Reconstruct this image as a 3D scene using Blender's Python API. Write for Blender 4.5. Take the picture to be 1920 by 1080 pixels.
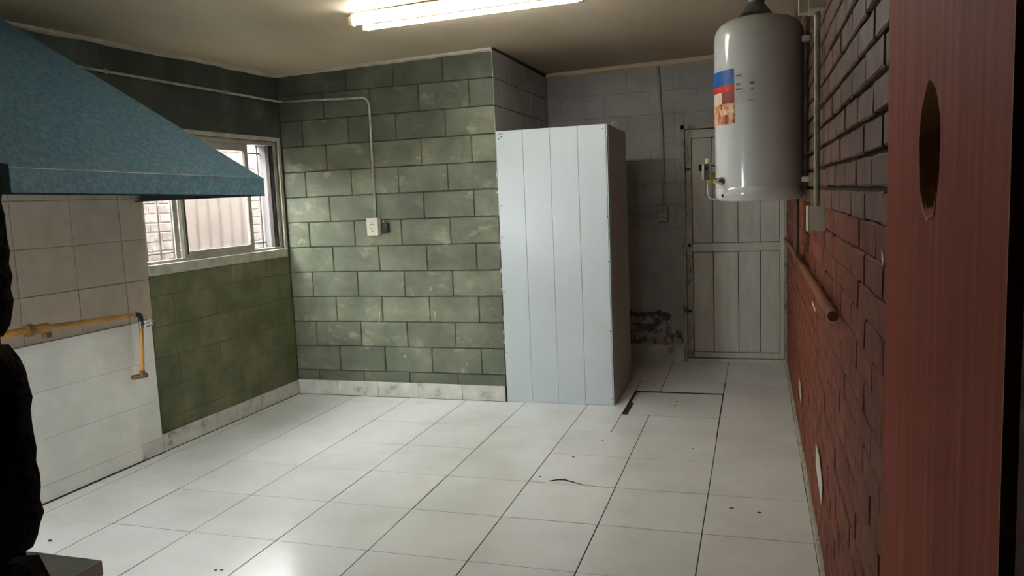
import bpy, bmesh, math, random
from mathutils import Vector, Matrix

# ------------------------------------------------------------------ clear
for o in list(bpy.data.objects):
    bpy.data.objects.remove(o)
scene = bpy.context.scene
COL = scene.collection
random.seed(7)
PI = math.pi

# ------------------------------------------------------------------ camera
YAW, PITCH, ROLL = -0.305686, 0.116394, -0.042348
CAM = Vector((3.43246, -5.21679, 1.46143))
FPX = 1463.05
cy_, sy_, cp_, sp_ = math.cos(YAW), math.sin(YAW), math.cos(PITCH), math.sin(PITCH)
FWD = Vector((sy_*cp_, cy_*cp_, -sp_))
RGT = Vector((cy_, -sy_, 0))
UPV = RGT.cross(FWD)
R2 = RGT*math.cos(ROLL) + UPV*math.sin(ROLL)
U2 = -RGT*math.sin(ROLL) + UPV*math.cos(ROLL)
cam_d = bpy.data.cameras.new('camera')
cam_d.sensor_fit = 'HORIZONTAL'
cam_d.sensor_width = 36.0
cam_d.lens = FPX*36.0/1920.0
cam_d.clip_start = 0.02
cam = bpy.data.objects.new('camera', cam_d)
COL.objects.link(cam)
cam.matrix_world = Matrix(((R2.x, U2.x, -FWD.x, CAM.x), (R2.y, U2.y, -FWD.y, CAM.y),
                           (R2.z, U2.z, -FWD.z, CAM.z), (0, 0, 0, 1)))
scene.camera = cam

# ------------------------------------------------------------------ sky, light, exposure
SKY_STRENGTH = 21.0
TUBE_STRENGTH = 23.0
EXPOSURE = 1.33
w = bpy.data.worlds.new('overcast_sky')
scene.world = w
w.use_nodes = True
bg = w.node_tree.nodes['Background']
bg.inputs[0].default_value = (0.97, 1.0, 1.0, 1)
bg.inputs[1].default_value = SKY_STRENGTH
vs = scene.view_settings
vs.view_transform = 'Standard'
vs.look = 'None'
vs.gamma = 1.0
vs.use_curve_mapping = False
vs.exposure = EXPOSURE

# ------------------------------------------------------------------ materials
MATS = {}

def srgb(r, g, b):
    def f(c):
        c /= 255.0
        return c/12.92 if c <= 0.04045 else ((c+0.055)/1.055)**2.4
    return (f(r), f(g), f(b), 1)

class NT:
    """small node helper"""
    def __init__(self, m):
        m.use_nodes = True
        self.t = m.node_tree
        self.n = self.t.nodes
        self.bsdf = self.n['Principled BSDF']
    def new(self, typ, **kw):
        nd = self.n.new(typ)
        for k, v in kw.items():
            setattr(nd, k, v)
        return nd
    def link(self, a, b):
        self.t.links.new(a, b)
    def pos(self, scale=(1, 1, 1)):
        g = self.new('ShaderNodeNewGeometry')
        mp = self.new('ShaderNodeMapping')
        mp.inputs['Scale'].default_value = scale
        self.link(g.outputs['Position'], mp.inputs['Vector'])
        return mp.outputs[0]
    def noise(self, scale, detail=4, rough=0.6, vec=None, dist=0.0):
        nz = self.new('ShaderNodeTexNoise')
        nz.inputs['Scale'].default_value = scale
        nz.inputs['Detail'].default_value = detail
        nz.inputs['Roughness'].default_value = rough
        nz.inputs['Distortion'].default_value = dist
        self.link(vec if vec is not None else self.pos(), nz.inputs['Vector'])
        return nz.outputs['Fac']
    def ramp(self, fac, stops):
        r = self.new('ShaderNodeValToRGB')
        while len(r.color_ramp.elements) < len(stops):
            r.color_ramp.elements.new(0.5)
        for e, (p, c) in zip(r.color_ramp.elements, stops):
            e.position = p
            e.color = c if len(c) == 4 else (*c, 1)
        self.link(fac, r.inputs[0])
        return r.outputs[0]
    def mix(self, fac, a, b, mode='MIX'):
        m = self.new('ShaderNodeMix', data_type='RGBA', blend_type=mode)
        for sock, v in ((m.inputs[0], fac), (m.inputs[6], a), (m.inputs[7], b)):
            if hasattr(v, 'is_linked'):
                self.link(v, sock)
            else:
                sock.default_value = v
        return m.outputs[2]
    def math(self, op, a, b=0.0, clamp=False):
        m = self.new('ShaderNodeMath', operation=op, use_clamp=clamp)
        for sock, v in ((m.inputs[0], a), (m.inputs[1], b)):
            if hasattr(v, 'is_linked'):
                self.link(v, sock)
            else:
                sock.default_value = v
        return m.outputs[0]
    def bump(self, h, strength=0.2, dist=0.01):
        b = self.new('ShaderNodeBump')
        b.inputs['Strength'].default_value = strength
        b.inputs['Distance'].default_value = dist
        self.link(h, b.inputs['Height'])
        self.link(b.outputs[0], self.bsdf.inputs['Normal'])
    def objrand(self):
        return self.new('ShaderNodeObjectInfo').outputs['Random']

def mat(name, stops, scale=6, rough=0.6, bump=0.0, bscale=40, bdist=0.004, rand=0.0, metal=0.0,
        spec=0.5, stretch=(1, 1, 1), detail=5, coat=0.0, specks=None):
    """procedural paint: noise ramp, a per-piece brightness shift, fine relief, optional specks"""
    m = bpy.data.materials.new(name)
    t = NT(m)
    b = t.bsdf
    b.inputs['Roughness'].default_value = rough
    b.inputs['Metallic'].default_value = metal
    b.inputs['Specular IOR Level'].default_value = spec
    b.inputs['Coat Weight'].default_value = coat
    c = t.ramp(t.noise(scale, detail, vec=t.pos(stretch)), stops)
    if rand:
        r = t.objrand()
        mul = t.math('MULTIPLY_ADD', r, 2*rand)
        mul.node.inputs[2].default_value = 1-rand
        cc = t.new('ShaderNodeCombineColor')
        for i in range(3):
            t.link(mul, cc.inputs[i])
        c = t.mix(1.0, c, cc.outputs[0], 'MULTIPLY')
    if specks:
        sc, thr, colr = specks
        s = t.noise(sc, 3, 0.7)
        f = t.ramp(s, [(thr, (0, 0, 0)), (thr+0.03, (1, 1, 1))])
        c = t.mix(f, c, colr)
    t.link(c, b.inputs['Base Color'])
    if bump:
        t.bump(t.noise(bscale, 4), bump, bdist)
    MATS[name] = m
    return m

def S(*stops):
    return [(p, srgb(*c)) for p, c in stops]

# painted concrete blocks
mat('olive_paint', S((0.28, (84, 90, 71)), (0.45, (106, 112, 92)), (0.58, (122, 127, 106)), (0.75, (150, 152, 130))),
    scale=3.2, rough=0.55, bump=0.5, bscale=60, rand=0.16, stretch=(1, 1, 1.3), specks=(26, 0.74, srgb(176, 176, 160)))
mat('upper_green_paint', S((0.3, (66, 71, 61)), (0.5, (84, 89, 76)), (0.7, (110, 114, 97))), scale=3, rough=0.6, bump=0.5,
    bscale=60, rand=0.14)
mat('dark_green_paint', S((0.3, (44, 51, 45)), (0.5, (58, 65, 57)), (0.7, (80, 87, 75))), scale=3, rough=0.6, bump=0.5,
    bscale=60, rand=0.08)
mat('moss_paint', S((0.3, (74, 78, 50)), (0.5, (94, 97, 66)), (0.72, (120, 122, 90))), scale=4, rough=0.6, bump=0.5,
    bscale=60, rand=0.10)
mat('green_mortar', S((0.3, (66, 69, 48)), (0.7, (96, 98, 72))), scale=9, rough=0.8)
mat('white_mortar', S((0.3, (140, 139, 134)), (0.7, (164, 163, 158))), scale=9, rough=0.8)
mat('tile_grout', S((0.40, (20, 20, 18)), (0.52, (50, 50, 45)), (0.66, (92, 92, 84))), scale=2.3, rough=0.9, detail=3)
mat('floor_tile', S((0.3, (210, 214, 210)), (0.6, (224, 228, 227)), (0.8, (215, 216, 207))), scale=2.2, rough=0.22,
    rand=0.025, spec=0.5, specks=(38, 0.80, srgb(150, 146, 130)))
mat('skirting_tile', S((0.30, (134, 131, 120)), (0.42, (190, 190, 180)), (0.7, (212, 212, 204))), scale=9, rough=0.35, rand=0.05)
mat('wall_tile_beige', S((0.3, (162, 150, 132)), (0.7, (182, 170, 152))), scale=5, rough=0.45, rand=0.04)
mat('wall_tile_white', S((0.3, (206, 208, 202)), (0.7, (228, 230, 224))), scale=4, rough=0.5, bump=0.3, bscale=30,
    specks=(14, 0.74, srgb(150, 146, 130)))
mat('white_tile_grout', S((0.4, (118, 114, 104)), (0.6, (182, 180, 170))), scale=6, rough=0.9)
mat('ceiling_paint', S((0.3, (188, 170, 142)), (0.5, (202, 185, 157)), (0.7, (213, 198, 172))), scale=1.1, rough=0.55,
    stretch=(1, 0.25, 1))
mat('cornice_paint', S((0.3, (176, 168, 152)), (0.7, (206, 198, 182))), scale=12, rough=0.7, bump=0.6, bscale=30)
mat('brick_red', S((0.3, (94, 68, 56)), (0.5, (112, 83, 69)), (0.7, (130, 101, 86))), scale=9, rough=0.55, bump=0.7,
    bscale=55, rand=0.10, specks=(60, 0.78, srgb(176, 140, 126)), spec=0.2)
mat('brick_red_dado', S((0.3, (108, 58, 42)), (0.5, (126, 70, 52)), (0.7, (144, 88, 70))), scale=9, rough=0.6, bump=0.7,
    bscale=55, rand=0.10, specks=(60, 0.78, srgb(170, 130, 116)), spec=0.15)
mat('mid_green_paint', S((0.3, (72, 77, 64)), (0.5, (90, 96, 79)), (0.7, (112, 116, 97))), scale=3, rough=0.6, bump=0.5,
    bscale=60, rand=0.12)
mat('pipe_tan', S((0.3, (118, 74, 54)), (0.7, (148, 100, 74))), scale=12, rough=0.5, spec=0.3)
mat('brick_mortar', S((0.3, (56, 34, 26)), (0.7, (84, 53, 42))), scale=14, rough=0.9, bump=0.6)
mat('white_flake', S((0.3, (206, 200, 188)), (0.7, (226, 222, 212))), scale=20, rough=0.8)
mat('cement_strip', S((0.3, (150, 146, 130)), (0.6, (192, 188, 172))), scale=16, rough=0.8, bump=0.6)
mat('dark_pier', S((0.3, (24, 19, 16)), (0.7, (46, 37, 31))), scale=12, rough=0.95, bump=1.0, bscale=50, bdist=0.01, spec=0.1)
mat('dark_room', S((0.3, (40, 36, 32)), (0.7, (58, 52, 48))), scale=3, rough=0.9, spec=0.1)
mat('teal_enamel', S((0.34, (70, 101, 118)), (0.5, (83, 117, 132)), (0.66, (104, 135, 145))), scale=48, rough=0.42, bump=0.25,
    bscale=120, spec=0.4, detail=7)
mat('dark_teal', S((0.3, (22, 36, 36)), (0.7, (34, 48, 46))), scale=20, rough=0.9, spec=0.1)
mat('galvanised', S((0.3, (126, 128, 126)), (0.7, (158, 160, 156))), scale=18, rough=0.4, metal=0.7)
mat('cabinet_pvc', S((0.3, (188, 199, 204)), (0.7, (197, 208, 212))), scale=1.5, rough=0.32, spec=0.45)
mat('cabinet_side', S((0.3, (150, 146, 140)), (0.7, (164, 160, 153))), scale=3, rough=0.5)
mat('dark_gap', S((0.3, (20, 19, 17)), (0.7, (34, 32, 29))), scale=10, rough=0.9)
mat('screw_dark', S((0.3, (40, 40, 40)), (0.7, (70, 70, 70))), scale=40, rough=0.4, metal=0.6)
mat('conduit_paint', S((0.3, (128, 132, 118)), (0.55, (168, 170, 156)), (0.7, (192, 192, 180))), scale=14, rough=0.45)
mat('conduit_grey', S((0.3, (130, 126, 114)), (0.7, (170, 166, 154))), scale=14, rough=0.5)
mat('ivory_plastic', S((0.3, (206, 204, 184)), (0.7, (220, 218, 200))), scale=8, rough=0.4)
mat('black_plastic', S((0.3, (20, 20, 18)), (0.7, (32, 32, 28))), scale=8, rough=0.35)
mat('heater_enamel', S((0.3, (204, 210, 210)), (0.7, (212, 218, 218))), scale=2, rough=0.14, spec=0.5, coat=0.4)
mat('chrome', S((0.3, (190, 190, 188)), (0.7, (214, 214, 212))), scale=10, rough=0.2, metal=1.0)
mat('steel', S((0.3, (186, 190, 193)), (0.7, (204, 208, 211))), scale=6, rough=0.38, metal=0.9, stretch=(1, 12, 1))
mat('sticker_blue', S((0.3, (28, 84, 160)), (0.7, (40, 100, 178))), scale=30, rough=0.35)
mat('sticker_red', S((0.3, (196, 44, 38)), (0.7, (214, 60, 50))), scale=30, rough=0.35)
mat('sticker_cream', S((0.3, (206, 196, 176)), (0.7, (222, 214, 198))), scale=30, rough=0.35)
mat('sticker_picture', S((0.36, (96, 40, 34)), (0.46, (206, 140, 100)), (0.56, (226, 178, 140)), (0.66, (224, 214, 190))),
    scale=24, rough=0.35, detail=2)
mat('sticker_maroon', S((0.3, (130, 52, 48)), (0.7, (160, 78, 70))), scale=30, rough=0.35)
mat('label_grey', S((0.3, (188, 193, 191)), (0.7, (198, 202, 200))), scale=40, rough=0.3)
mat('label_ink', S((0.3, (84, 88, 84)), (0.7, (120, 124, 118))), scale=60, rough=0.4)
mat('knob_yellow', S((0.3, (176, 156, 30)), (0.7, (196, 176, 50))), scale=20, rough=0.4)
mat('gas_yellow', S((0.3, (146, 100, 38)), (0.5, (176, 126, 54)), (0.7, (190, 146, 74))), scale=16, rough=0.4)
mat('gas_brown', S((0.3, (80, 54, 24)), (0.7, (122, 86, 40))), scale=26, rough=0.5)
mat('black_iron', S((0.3, (24, 22, 18)), (0.7, (44, 40, 32))), scale=26, rough=0.5, metal=0.3)
mat('door_white', S((0.3, (174, 174, 162)), (0.6, (192, 192, 182)), (0.8, (202, 202, 194))), scale=5, rough=0.5,
    rand=0.03, specks=(24, 0.74, srgb(92, 84, 66)), stretch=(3, 3, 0.6))
mat('door_frame_old', S((0.34, (70, 64, 50)), (0.46, (150, 146, 130)), (0.7, (176, 174, 160))), scale=16, rough=0.6,
    stretch=(1.5, 1.5, 0.6), bump=0.4)
mat('door_red', S((0.3, (140, 60, 38)), (0.5, (158, 70, 46)), (0.7, (172, 84, 60))), scale=7, rough=0.62,
    stretch=(6, 6, 0.25), bump=0.12, bscale=12, spec=0.08)
mat('bare_wood', S((0.3, (150, 112, 66)), (0.7, (196, 156, 104))), scale=20, rough=0.8)
mat('dark_red_wood', S((0.3, (70, 30, 20)), (0.7, (92, 42, 30))), scale=8, rough=0.7, stretch=(4, 4, 0.4), spec=0.2)
mat('window_aluminium', S((0.3, (146, 142, 132)), (0.7, (172, 168, 158))), scale=12, rough=0.45)
mat('window_cement', S((0.3, (150, 148, 134)), (0.7, (186, 184, 170))), scale=14, rough=0.8, bump=0.5)
mat('window_seal', S((0.3, (24, 20, 18)), (0.6, (60, 52, 46)), (0.7, (120, 112, 104))), scale=30, rough=0.7, stretch=(1, 1, 0.4))
mat('outside_brick', S((0.3, (74, 63, 60)), (0.5, (96, 86, 82)), (0.7, (116, 106, 101))), scale=11, rough=0.9,
    bump=0.6, rand=0.12)
mat('outside_mortar', S((0.3, (118, 110, 106)), (0.7, (132, 124, 120))), scale=9, rough=0.9)
mat('outside_plaster', S((0.3, (112, 109, 108)), (0.7, (124, 121, 120))), scale=3, rough=0.9)
mat('bar_paint', S((0.3, (84, 78, 74)), (0.7, (110, 104, 100))), scale=10, rough=0.6)
mat('debris', S((0.3, (30, 26, 22)), (0.7, (60, 54, 46))), scale=60, rough=0.9)

def rub(name, col, fac, scale=5.5, thr=0.56):
    """paler, rubbed patches and darker overpainted patches on a wall paint"""
    m = MATS[name]
    t = NT(m)
    src = t.bsdf.inputs['Base Color'].links[0].from_socket
    off = t.new('ShaderNodeObjectInfo').outputs['Random']
    sh = t.new('ShaderNodeCombineXYZ')
    for i in range(3):
        t.link(t.math('MULTIPLY', off, 40.0+9*i), sh.inputs[i])
    ad = t.new('ShaderNodeVectorMath', operation='ADD')
    t.link(t.pos((1, 1, 1.4)), ad.inputs[0])
    t.link(sh.outputs[0], ad.inputs[1])
    nz = t.noise(scale, 6, 0.62, vec=ad.outputs[0], dist=0.4)
    f = t.ramp(nz, [(thr, (0, 0, 0)), (thr+0.10, (fac, fac, fac))])
    c = t.mix(f, src, col)
    g = t.ramp(t.noise(2.0, 5, 0.6, dist=0.6), [(0.50, (0, 0, 0)), (0.62, (0.55, 0.55, 0.55))])
    c = t.mix(g, c, srgb(84, 92, 74))
    t.link(c, t.bsdf.inputs['Base Color'])
rub('olive_paint', srgb(160, 158, 134), 0.75)
rub('mid_green_paint', srgb(136, 138, 116), 0.6)
rub('upper_green_paint', srgb(104, 108, 90), 0.5)

def far_wall_paint():
    """white block paint with a flaked patch low down and a rubbed smudge"""
    m = bpy.data.materials.new('alcove_white_paint')
    t = NT(m)
    t.bsdf.inputs['Roughness'].default_value = 0.6
    base = t.ramp(t.noise(3, 5), S((0.3, (148, 148, 144)), (0.6, (166, 165, 161)), (0.8, (175, 174, 171))))
    g = t.new('ShaderNodeNewGeometry')
    sep = t.new('ShaderNodeSeparateXYZ')
    t.link(g.outputs['Position'], sep.inputs[0])
    X, Y, Z = sep.outputs
    wob = t.math('MULTIPLY_ADD', t.noise(22, 4), 0.10)
    wob.node.inputs[2].default_value = -0.05
    Xw = t.math('ADD', X, wob)
    Zw = t.math('ADD', Z, wob)
    def rng(v, a, b):
        return t.math('MULTIPLY', t.math('GREATER_THAN', v, a), t.math('LESS_THAN', v, b))
    box = t.math('MAXIMUM', t.math('MULTIPLY', rng(Xw, 2.30, 2.73), rng(Zw, 0.15, 0.43)),
                 t.math('MULTIPLY', rng(Xw, 2.30, 2.83), rng(Zw, 0.15, 0.27)))
    box = t.math('MULTIPLY', box, t.math('GREATER_THAN', Y, 1.3))
    flake = t.ramp(t.noise(16, 6, 0.75), [(0.46, (1, 1, 1)), (0.52, (0, 0, 0))])
    edge = t.math('GREATER_THAN', Zw, 0.385)
    mask = t.math('MULTIPLY', box, t.math('MAXIMUM', flake, edge))
    dark = t.ramp(t.noise(30, 3), S((0.3, (58, 56, 48)), (0.7, (96, 92, 82))))
    c = t.mix(mask, base, dark)
    sm = t.math('MULTIPLY', rng(Xw, 2.34, 2.56), t.math('MULTIPLY', rng(Zw, 1.43, 1.52), t.math('GREATER_THAN', Y, 1.3)))
    sm = t.math('MULTIPLY', sm, t.ramp(t.noise(7, 4), [(0.4, (0, 0, 0)), (0.7, (0.8, 0.8, 0.8))]))
    c = t.mix(sm, c, srgb(112, 110, 106))
    t.link(c, t.bsdf.inputs['Base Color'])
    t.bump(t.noise(50, 4), 0.4, 0.004)
    MATS[m.name] = m
far_wall_paint()

def glass(name, col, rough, tr=1.0):
    m = bpy.data.materials.new(name)
    t = NT(m)
    t.bsdf.inputs['Base Color'].default_value = col
    t.bsdf.inputs['Roughness'].default_value = rough
    t.bsdf.inputs['Transmission Weight'].default_value = tr
    t.bsdf.inputs['IOR'].default_value = 1.3
    if rough > 0.1:
        t.bump(t.noise(90, 2), 0.15, 0.002)
    MATS[name] = m
glass('frosted_glass', (0.93, 0.92, 0.89, 1), 0.22)

def emit(name, col, st):
    m = bpy.data.materials.new(name)
    t = NT(m)
    t.bsdf.inputs['Base Color'].default_value = (0.9, 0.9, 0.9, 1)
    t.bsdf.inputs['Emission Color'].default_value = col
    t.bsdf.inputs['Emission Strength'].default_value = st
    MATS[name] = m
emit('lamp_tube_glow', (1.0, 1.0, 0.96, 1), TUBE_STRENGTH)

# ------------------------------------------------------------------ mesh helpers
class MB:
    def __init__(self):
        self.v, self.f = [], []
    def add(self, vs, fs):
        k = len(self.v)
        self.v += [tuple(p) for p in vs]
        self.f += [tuple(i+k for i in f) for f in fs]
        return self
    def box(self, x0, x1, y0, y1, z0, z1):
        return self.add([(x0, y0, z0), (x1, y0, z0), (x1, y1, z0), (x0, y1, z0), (x0, y0, z1), (x1, y0, z1), (x1, y1, z1), (x0, y1, z1)],
                        [(3, 2, 1, 0), (4, 5, 6, 7), (0, 1, 5, 4), (1, 2, 6, 5), (2, 3, 7, 6), (3, 0, 4, 7)])
    def slab(self, p, t):
        """planar quad with thickness t against its normal"""
        p = [Vector(a) for a in p]
        n = (p[1]-p[0]).cross(p[2]-p[0]).normalized()
        k = len(p)
        vs = p+[a-n*t for a in p]
        fs = [tuple(range(k)), tuple(range(2*k-1, k-1, -1))]
        for i in range(k):
            j = (i+1) % k
            fs.append((j, i, i+k, j+k))
        return self.add(vs, fs)
    def tube(self, path, r, n=12, caps=True):
        path = [Vector(p) for p in path]
        rs = r if isinstance(r, (list, tuple)) else [r]*len(path)
        vs, fs = [], []
        d0 = (path[1]-path[0]).normalized()
        up = Vector((0, 0, 1)) if abs(d0.z) < 0.9 else Vector((1, 0, 0))
        a = d0.cross(up).normalized()
        for i, p in enumerate(path):
            if i == 0:
                d = path[1]-path[0]
            elif i == len(path)-1:
                d = path[-1]-path[-2]
            else:
                d = (path[i+1]-p).normalized()+(p-path[i-1]).normalized()
            d.normalize()
            a = (a-d*a.dot(d)).normalized()
            b = d.cross(a)
            for k in range(n):
                an = 2*PI*k/n
                vs.append(p+(a*math.cos(an)+b*math.sin(an))*rs[i])
        for i in range(len(path)-1):
            for k in range(n):
                q = (k+1) % n
                fs.append((i*n+k, i*n+q, (i+1)*n+q, (i+1)*n+k))
        if caps:
            fs.append(tuple(range(n-1, -1, -1)))
            fs.append(tuple(range((len(path)-1)*n, len(path)*n)))
        return self.add(vs, fs)
    def lathe(self, prof, c=(0, 0), n=48):
        vs, fs = [], []
        for r, z in prof:
            for k in range(n):
                a = 2*PI*k/n
                vs.append((c[0]+r*math.cos(a), c[1]+r*math.sin(a), z))
        for i in range(len(prof)-1):
            for k in range(n):
                q = (k+1) % n
                fs.append((i*n+k, i*n+q, (i+1)*n+q, (i+1)*n+k))
        return self.add(vs, fs)
    def patch(self, c, r, a0, a1, z0, z1, n=10, m=1):
        """piece of a cylinder shell (a flat label bent round a drum)"""
        vs, fs = [], []
        for j in range(m+1):
            for i in range(n+1):
                a = math.radians(a0+(a1-a0)*i/n)
                vs.append((c[0]+r*math.cos(a), c[1]+r*math.sin(a), z0+(z1-z0)*j/m))
        for j in range(m):
            for i in range(n):
                fs.append((j*(n+1)+i, j*(n+1)+i+1, (j+1)*(n+1)+i+1, (j+1)*(n+1)+i))
        return self.add(vs, fs)
    def mesh(self, name, m, smooth=False):
        me = bpy.data.meshes.new(name)
        me.from_pydata(self.v, [], self.f)
        bm = bmesh.new()
        bm.from_mesh(me)
        bmesh.ops.recalc_face_normals(bm, faces=bm.faces)
        bm.to_mesh(me)
        bm.free()
        me.materials.append(MATS[m])
        if smooth:
            for p in me.polygons:
                p.use_smooth = True
        return me
    def build(self, name, m, parent=None, smooth=False, bevel=0.0, auto=None):
        o = bpy.data.objects.new(name, self.mesh(name, m, smooth))
        COL.objects.link(o)
        o.parent = parent
        if bevel:
            b = o.modifiers.new('bevel', 'BEVEL')
            b.width = bevel
            b.segments = 2
            b.limit_method = 'ANGLE'
        if auto:
            o.data.set_sharp_from_angle(angle=math.radians(auto))
        return o

def tag(o, label=None, cat=None, group=None, kind=None):
    if label:
        o['label'] = label
    if cat:
        o['category'] = cat
    if group:
        o['group'] = group
    if kind:
        o['kind'] = kind
    return o

def thing(name, label, cat, loc=(0, 0, 0), rotz=0.0, group=None, kind=None):
    o = bpy.data.objects.new(name, None)
    o.empty_display_size = 0.05
    COL.objects.link(o)
    o.location = loc
    o.rotation_euler = (0, 0, rotz)
    return tag(o, label, cat, group, kind)

PIECES = {}

def piece_mesh(kind, wd, ht, dp, bv, m, variant=0, jit=0.0):
    """brick / block / tile: back at y=0, chamfered front at y=-dp, corner at the origin"""
    key = (kind, round(wd, 3), round(ht, 3), round(dp, 4), m, variant)
    if key in PIECES:
        return PIECES[key]
    rnd = random.Random(hash((round(wd, 3), round(ht, 3), variant, kind)) & 0xffff) if False else random.Random(int(wd*1000)*31+int(ht*1000)*7+variant)
    j = lambda s=1.0: rnd.uniform(-jit, jit)*s
    vs = [(0, 0, 0), (wd, 0, 0), (wd, 0, ht), (0, 0, ht)]
    if jit:
        # front as a 3 x 1 grid with uneven edges
        n = 3
        lo = [(wd*i/n, -(dp-bv), j()) for i in range(n+1)]
        hi = [(wd*i/n, -(dp-bv), ht+j()) for i in range(n+1)]
        loi = [(min(max(wd*i/n, bv), wd-bv)+j(), -dp+j(.5), bv+j()) for i in range(n+1)]
        hii = [(min(max(wd*i/n, bv), wd-bv)+j(), -dp+j(.5), ht-bv+j()) for i in range(n+1)]
        vs = [(0, 0, 0), (wd, 0, 0), (wd, 0, ht), (0, 0, ht)]+lo+hi+loi+hii
        L, H, LI, HI = 4, 4+n+1, 4+2*(n+1), 4+3*(n+1)
        fs = []
        for i in range(n):
            fs += [(LI+i, LI+i+1, HI+i+1, HI+i), (L+i, L+i+1, LI+i+1, LI+i), (HI+i, HI+i+1, H+i+1, H+i)]
        fs += [(L, LI, HI, H), (L+n, H+n, HI+n, LI+n)]
        fs += [tuple([0]+[1]+[L+i for i in range(n, -1, -1)]), tuple([3, 2][::-1]+[H+i for i in range(0, n+1)][::1])]
        fs += [(0, L, H, 3), (1, 2, H+n, L+n)]
    else:
        b = bv
        vs += [(0, -(dp-b), 0), (wd, -(dp-b), 0), (wd, -(dp-b), ht), (0, -(dp-b), ht),
               (b, -dp, b), (wd-b, -dp, b), (wd-b, -dp, ht-b), (b, -dp, ht-b)]
        fs = [(8, 9, 10, 11)]
        for i in range(4):
            k = (i+1) % 4
            fs += [(i, k, k+4, i+4), (i+4, k+4, k+8, i+8)]
    mb = MB().add(vs, fs)
    me = mb.mesh(kind, m)
    PIECES[key] = me
    return me

def piece(kind, parent, loc, rotz, me):
    o = bpy.data.objects.new(kind, me)
    COL.objects.link(o)
    o.parent = parent
    o.location = loc
    o.rotation_euler = (0, 0, rotz)
    return o

def zc(x, y):
    return 2.44+0.023*x+0.011*y          # underside of the gently pitched ceiling

XR = 3.67      # brick wall
YB = 1.48      # far wall of the alcove
XW = 1.713     # end of the green wall
YF = -4.60     # front wall, room side
TL = -0.0276   # the left wall is a little out of square

COURSE, BLK = 0.19, 0.384
ZJ = [0.0]+[0.192+COURSE*k for k in range(13)]

def clip_rects(rects, hole):
    """cut a rectangle out of a list of rectangles (x0,x1,z0,z1)"""
    hx0, hx1, hz0, hz1 = hole
    out = []
    for (a, b, c, d) in rects:
        if b <= hx0 or a >= hx1 or d <= hz0 or c >= hz1:
            out.append((a, b, c, d))
            continue
        if a < hx0: out.append((a, hx0, c, d))
        if b > hx1: out.append((hx1, b, c, d))
        m0, m1 = max(a, hx0), min(b, hx1)
        if c < hz0: out.append((m0, m1, c, hz0))
        if d > hz1: out.append((m0, m1, hz1, d))
    return out

def block_rects(x0, x1, top, off_even, off_odd):
    rects = []
    for k in range(len(ZJ)-1):
        za, zb = ZJ[k], min(ZJ[k+1], top)
        if zb-za < 0.02:
            continue
        off = off_even if k % 2 == 0 else off_odd
        e = off-BLK*30
        while e < x1:
            a, b = max(e, x0), min(e+BLK, x1)
            if b-a > 0.02:
                rects.append((a, b, za, zb))
            e += BLK
    return rects

def lay_blocks(parent, rects, place, dp, gap, bv, pick):
    for (a, b, c, d) in rects:
        if b-a < 0.03 or d-c < 0.02:
            continue
        gx = gap*random.choice((0.5, 0.8, 1.0, 1.15))
        gz = gap*random.choice((0.6, 0.8, 1.0))
        me = piece_mesh('block', round(b-a-gx, 3), round(d-c-gz, 3), dp, bv, pick(a, b, c, d))
        loc, rz = place(a+gx/2, c+gz/2)
        o = piece('block', parent, loc, rz, me)
        o.rotation_euler.x = random.uniform(-0.004, 0.004)
        o.rotation_euler.z += random.uniform(-0.003, 0.003)

# ================================================================== STRUCTURE
# ---- floor
floor = MB().box(-0.16, XR+0.05, YF-0.30, YB+0.02, -0.12, -0.0013).build('floor', 'tile_grout')
tag(floor, 'off-white square ceramic tile floor of the whole room', None, None, 'structure')
TS = 0.45
HATCH = (2.575, 3.203, -0.205, 0.425)
xl = [-0.16, 0.055]+[0.055+TS*i for i in range(1, 9)]+[XR]
yl = [YB]+[1.198-TS*i for i in range(0, 13)]+[YF]
rects = []
for i in range(len(xl)-1):
    for k in range(len(yl)-1):
        rects.append((xl[i], xl[i+1], yl[k+1], yl[k]))
rects = clip_rects(rects, HATCH)
def tile_top(wd, ln):
    key = ('ft', round(wd, 3), round(ln, 3))
    if key not in PIECES:
        b = 0.0004
        vs = [(0, 0, -0.008), (wd, 0, -0.008), (wd, ln, -0.008), (0, ln, -0.008), (0, 0, -b), (wd, 0, -b), (wd, ln, -b), (0, ln, -b),
              (b, b, 0), (wd-b, b, 0), (wd-b, ln-b, 0), (b, ln-b, 0)]
        fs = [(8, 9, 10, 11)]
        for i in range(4):
            k = (i+1) % 4
            fs += [(i, k, k+4, i+4), (i+4, k+4, k+8, i+8)]
        PIECES[key] = MB().add(vs, fs).mesh('floor_tile', 'floor_tile')
    return PIECES[key]
for (a, b, c, d) in rects:
    if b-a < 0.012 or d-c < 0.012 or d < -4.55:
        continue
    gx, gy = random.choice((0.004, 0.005, 0.006)), random.choice((0.003, 0.0036, 0.0042))
    o = piece('floor_tile', floor, (a+gx/2, c+gy/2, random.uniform(-0.0006, 0.0002)), 0, tile_top(b-a-gx, d-c-gy))
    o.rotation_euler.x = random.uniform(-0.0008, 0.0008)

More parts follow.
